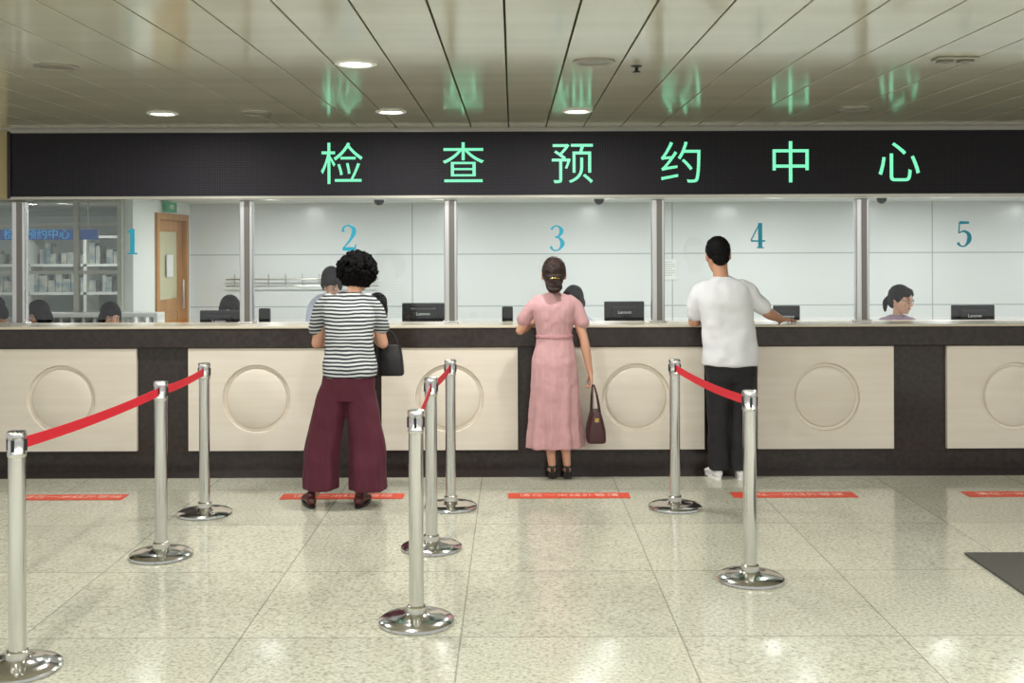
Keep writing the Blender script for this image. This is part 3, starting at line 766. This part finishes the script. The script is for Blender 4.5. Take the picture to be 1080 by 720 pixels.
obj('trousers', tr, m_blackc, P, local=True, remesh=.007, sm=3, disp=(.1, .015))
ha = M(); ha.ell((0, -.018, .145), (.083, .1, .095)); ha.ell((0, -.07, .085), (.06, .035, .05)); ha.ell((0, .03, .2), (.06, .055, .035))
obj('short_hair', M().merge(ha, H), m_hair, P, local=True, remesh=.005, sm=1, disp=(.012, .01))
u1, s1 = shoe_mesh(-.06, -.07, .15, w=.043); u2, s2 = shoe_mesh(.1, -.07, -.2, w=.043)
obj('shoe_uppers', u1.merge(u2), m_shoew, P, local=True, remesh=.005, sm=2); obj('shoe_soles', s1.merge(s2), m_shoew, P, local=True, smooth=True)

# ---- seated staff + chairs
def chair(x, y, yaw):
    e = empty('office_chair', (x, y, 0), yaw)
    m = M(); m.hloft([(0, 0, .4, .2, .2), (0, 0, .42, .22, .22), (0, 0, .44, .22, .22), (0, 0, .455, .2, .2)], ex=4, n=32)
    m.hloft([(0, -.25, .52, .16, .02), (0, -.27, .6, .2, .028), (0, -.28, .8, .19, .028), (0, -.27, .88, .15, .02)], ex=4, n=32)
    obj('cushions', m, m_blackc, e, local=True, smooth=True, ang=60)
    m = M(); m.tube([(0, 0, .08), (0, 0, .41)], [.025, .025], up=(0, 1, 0)); m.tube([(0, -.1, .41), (0, -.26, .42), (0, -.29, .6)], [.018]*3, up=(1, 0, 0))
    for i in range(5):
        a = 2*PI*i/5+.3; m.tube([(0, 0, .09), (.28*math.cos(a), .28*math.sin(a), .06)], [.02, .015]); m.ell((.28*math.cos(a), .28*math.sin(a), .027), (.02, .026, .027))
    obj('frame', m, m_black, e, local=True, smooth=True)

def staff(px, Y, ztop, yaw=PI, hy=0, coat=None, hair='bob', glasses=False, standing=False, pitch=-.35, name='receptionist'):
    x = X(px, Y); P = empty(name, (x, Y, 0), yaw)
    z0 = ztop-1.31
    if not standing: chair(x, Y, yaw)
    H = Hm(0, .04, 1.09+z0, pitch, hy, 0, 1.02)
    b = M(); b.merge(head_mesh(), H)
    b.tube([(0, 0, 1.0+z0), (0, .015, 1.07+z0), (0, .035, 1.15+z0)], [.05, .044, .046], up=(0, 1, 0))
    b.hloft([(0, 0, .55+z0, .12, .09), (0, 0, .8+z0, .12, .09), (0, 0, .96+z0, .14, .07), (0, 0, 1.03+z0, .07, .05)])
    for s in (-1, 1):
        arm(b, (s*.15, 0, .97+z0), (s*.2, .05, .74+z0*.6), (s*.1, .27, .79), .9); hand(b, (s*.1, .27, .785), (-s*.2, 1, -.05), (0, 0, -1), s, .2, .92)
    obj('body', b, m_skin, P, local=True, remesh=.006, sm=2)
    face_parts(H, P, glasses)
    c = M(); seat = .455 if not standing else .7
    c.hloft([(0, 0, seat, .17, .13), (0, 0, .6+z0*.7, .155, .12), (0, 0, .78+z0, .155, .118), (0, 0, .93+z0, .182, .108), (0, 0, 1.01+z0, .16, .085), (0, .005, 1.065+z0, .062, .058)])
    for s in (-1, 1):
        c.tube([(s*.12, 0, .99+z0), (s*.18, .01, .91+z0), (s*.205, .05, .75+z0*.6)], [.055, .06, .05], up=(0, 1, 0)); c.tube([(s*.205, .05, .75+z0*.6), (s*.12, .22, .79)], [.05, .035], up=(0, 0, 1))
    obj('coat', c, coat or m_coatw, P, local=True, remesh=.01, sm=3)
    t = M(); f1 = M(); f2 = M()
    for s in (-1, 1):
        if standing:
            t.tube([(s*.08, 0, .78), (s*.08, 0, .45), (s*.08, 0, .08)], [.085, .065, .045], up=(0, 1, 0)); fy = -.05
        else:
            t.tube([(s*.09, .0, .535), (s*.09, .2, .53), (s*.09, .36, .49)], [.078, .075, .06]); t.tube([(s*.09, .37, .48), (s*.09, .36, .08)], [.058, .04], up=(0, 1, 0)); fy = .31
        a_, b_ = shoe_mesh(s*.09, fy, 0, w=.038); f1.merge(a_); f2.merge(b_)
    obj('trousers', t, m_coatw, P, local=True, smooth=True, ang=80); obj('shoes', f1, m_shoew, P, local=True, smooth=True, ang=80); obj('shoe_soles', f2, m_shoew, P, local=True, smooth=True)
    ha = M(); ha.ell((0, -.02, .142), (.087, .104, .1)); ha.ell((0, .03, .188), (.068, .063, .04)); ha.ell((.03, .05, .172), (.04, .045, .03)); ha.ell((-.035, .045, .17), (.036, .042, .03))
    if hair == 'bob':
        ha.ell((0, -.05, .07), (.085, .062, .09))
        for s in (-1, 1): ha.ell((s*.073, .012, .095), (.018, .045, .085))
    else:
        ha.ell((0, -.065, .075), (.062, .045, .06)); ha.tube([(0, -.11, .1), (0, -.14, .05), (0, -.13, -.02)], [.028, .026, .012])
        for s in (-1, 1): ha.ell((s*.072, -.005, .13), (.016, .04, .045))
    obj('hair', M().merge(ha, H), m_hair, P, local=True, remesh=.006, sm=1, disp=(.03, .006))
staff(245, 9.75, Z(311, 9.75), pitch=-.5); staff(352, 9.75, Z(278, 9.75), standing=True, coat=m_coatw, pitch=-.9); staff(399, 9.8, Z(310, 9.8), coat=m_coatw)
staff(606, 9.75, Z(303, 9.75), hy=-.5); staff(946, 9.75, Z(304, 9.75), hy=.7, hair='tail', glasses=True, coat=m_coatm, pitch=-.2)
staff(4, 10.2, Z(311, 10.2), yaw=2.2, pitch=-.5); staff(50, 10.25, Z(316, 10.25), yaw=2.3, coat=m_coatp, pitch=-.45); staff(112, 10.2, Z(318, 10.2), yaw=3.9, pitch=-.45)

# ------------------------------------------------------------------ world
w = bpy.data.worlds.new('world'); S.world = w; w.use_nodes = True
bg = w.node_tree.nodes['Background']; bg.inputs[0].default_value = (1, 1, .98, 1); bg.inputs[1].default_value = .62
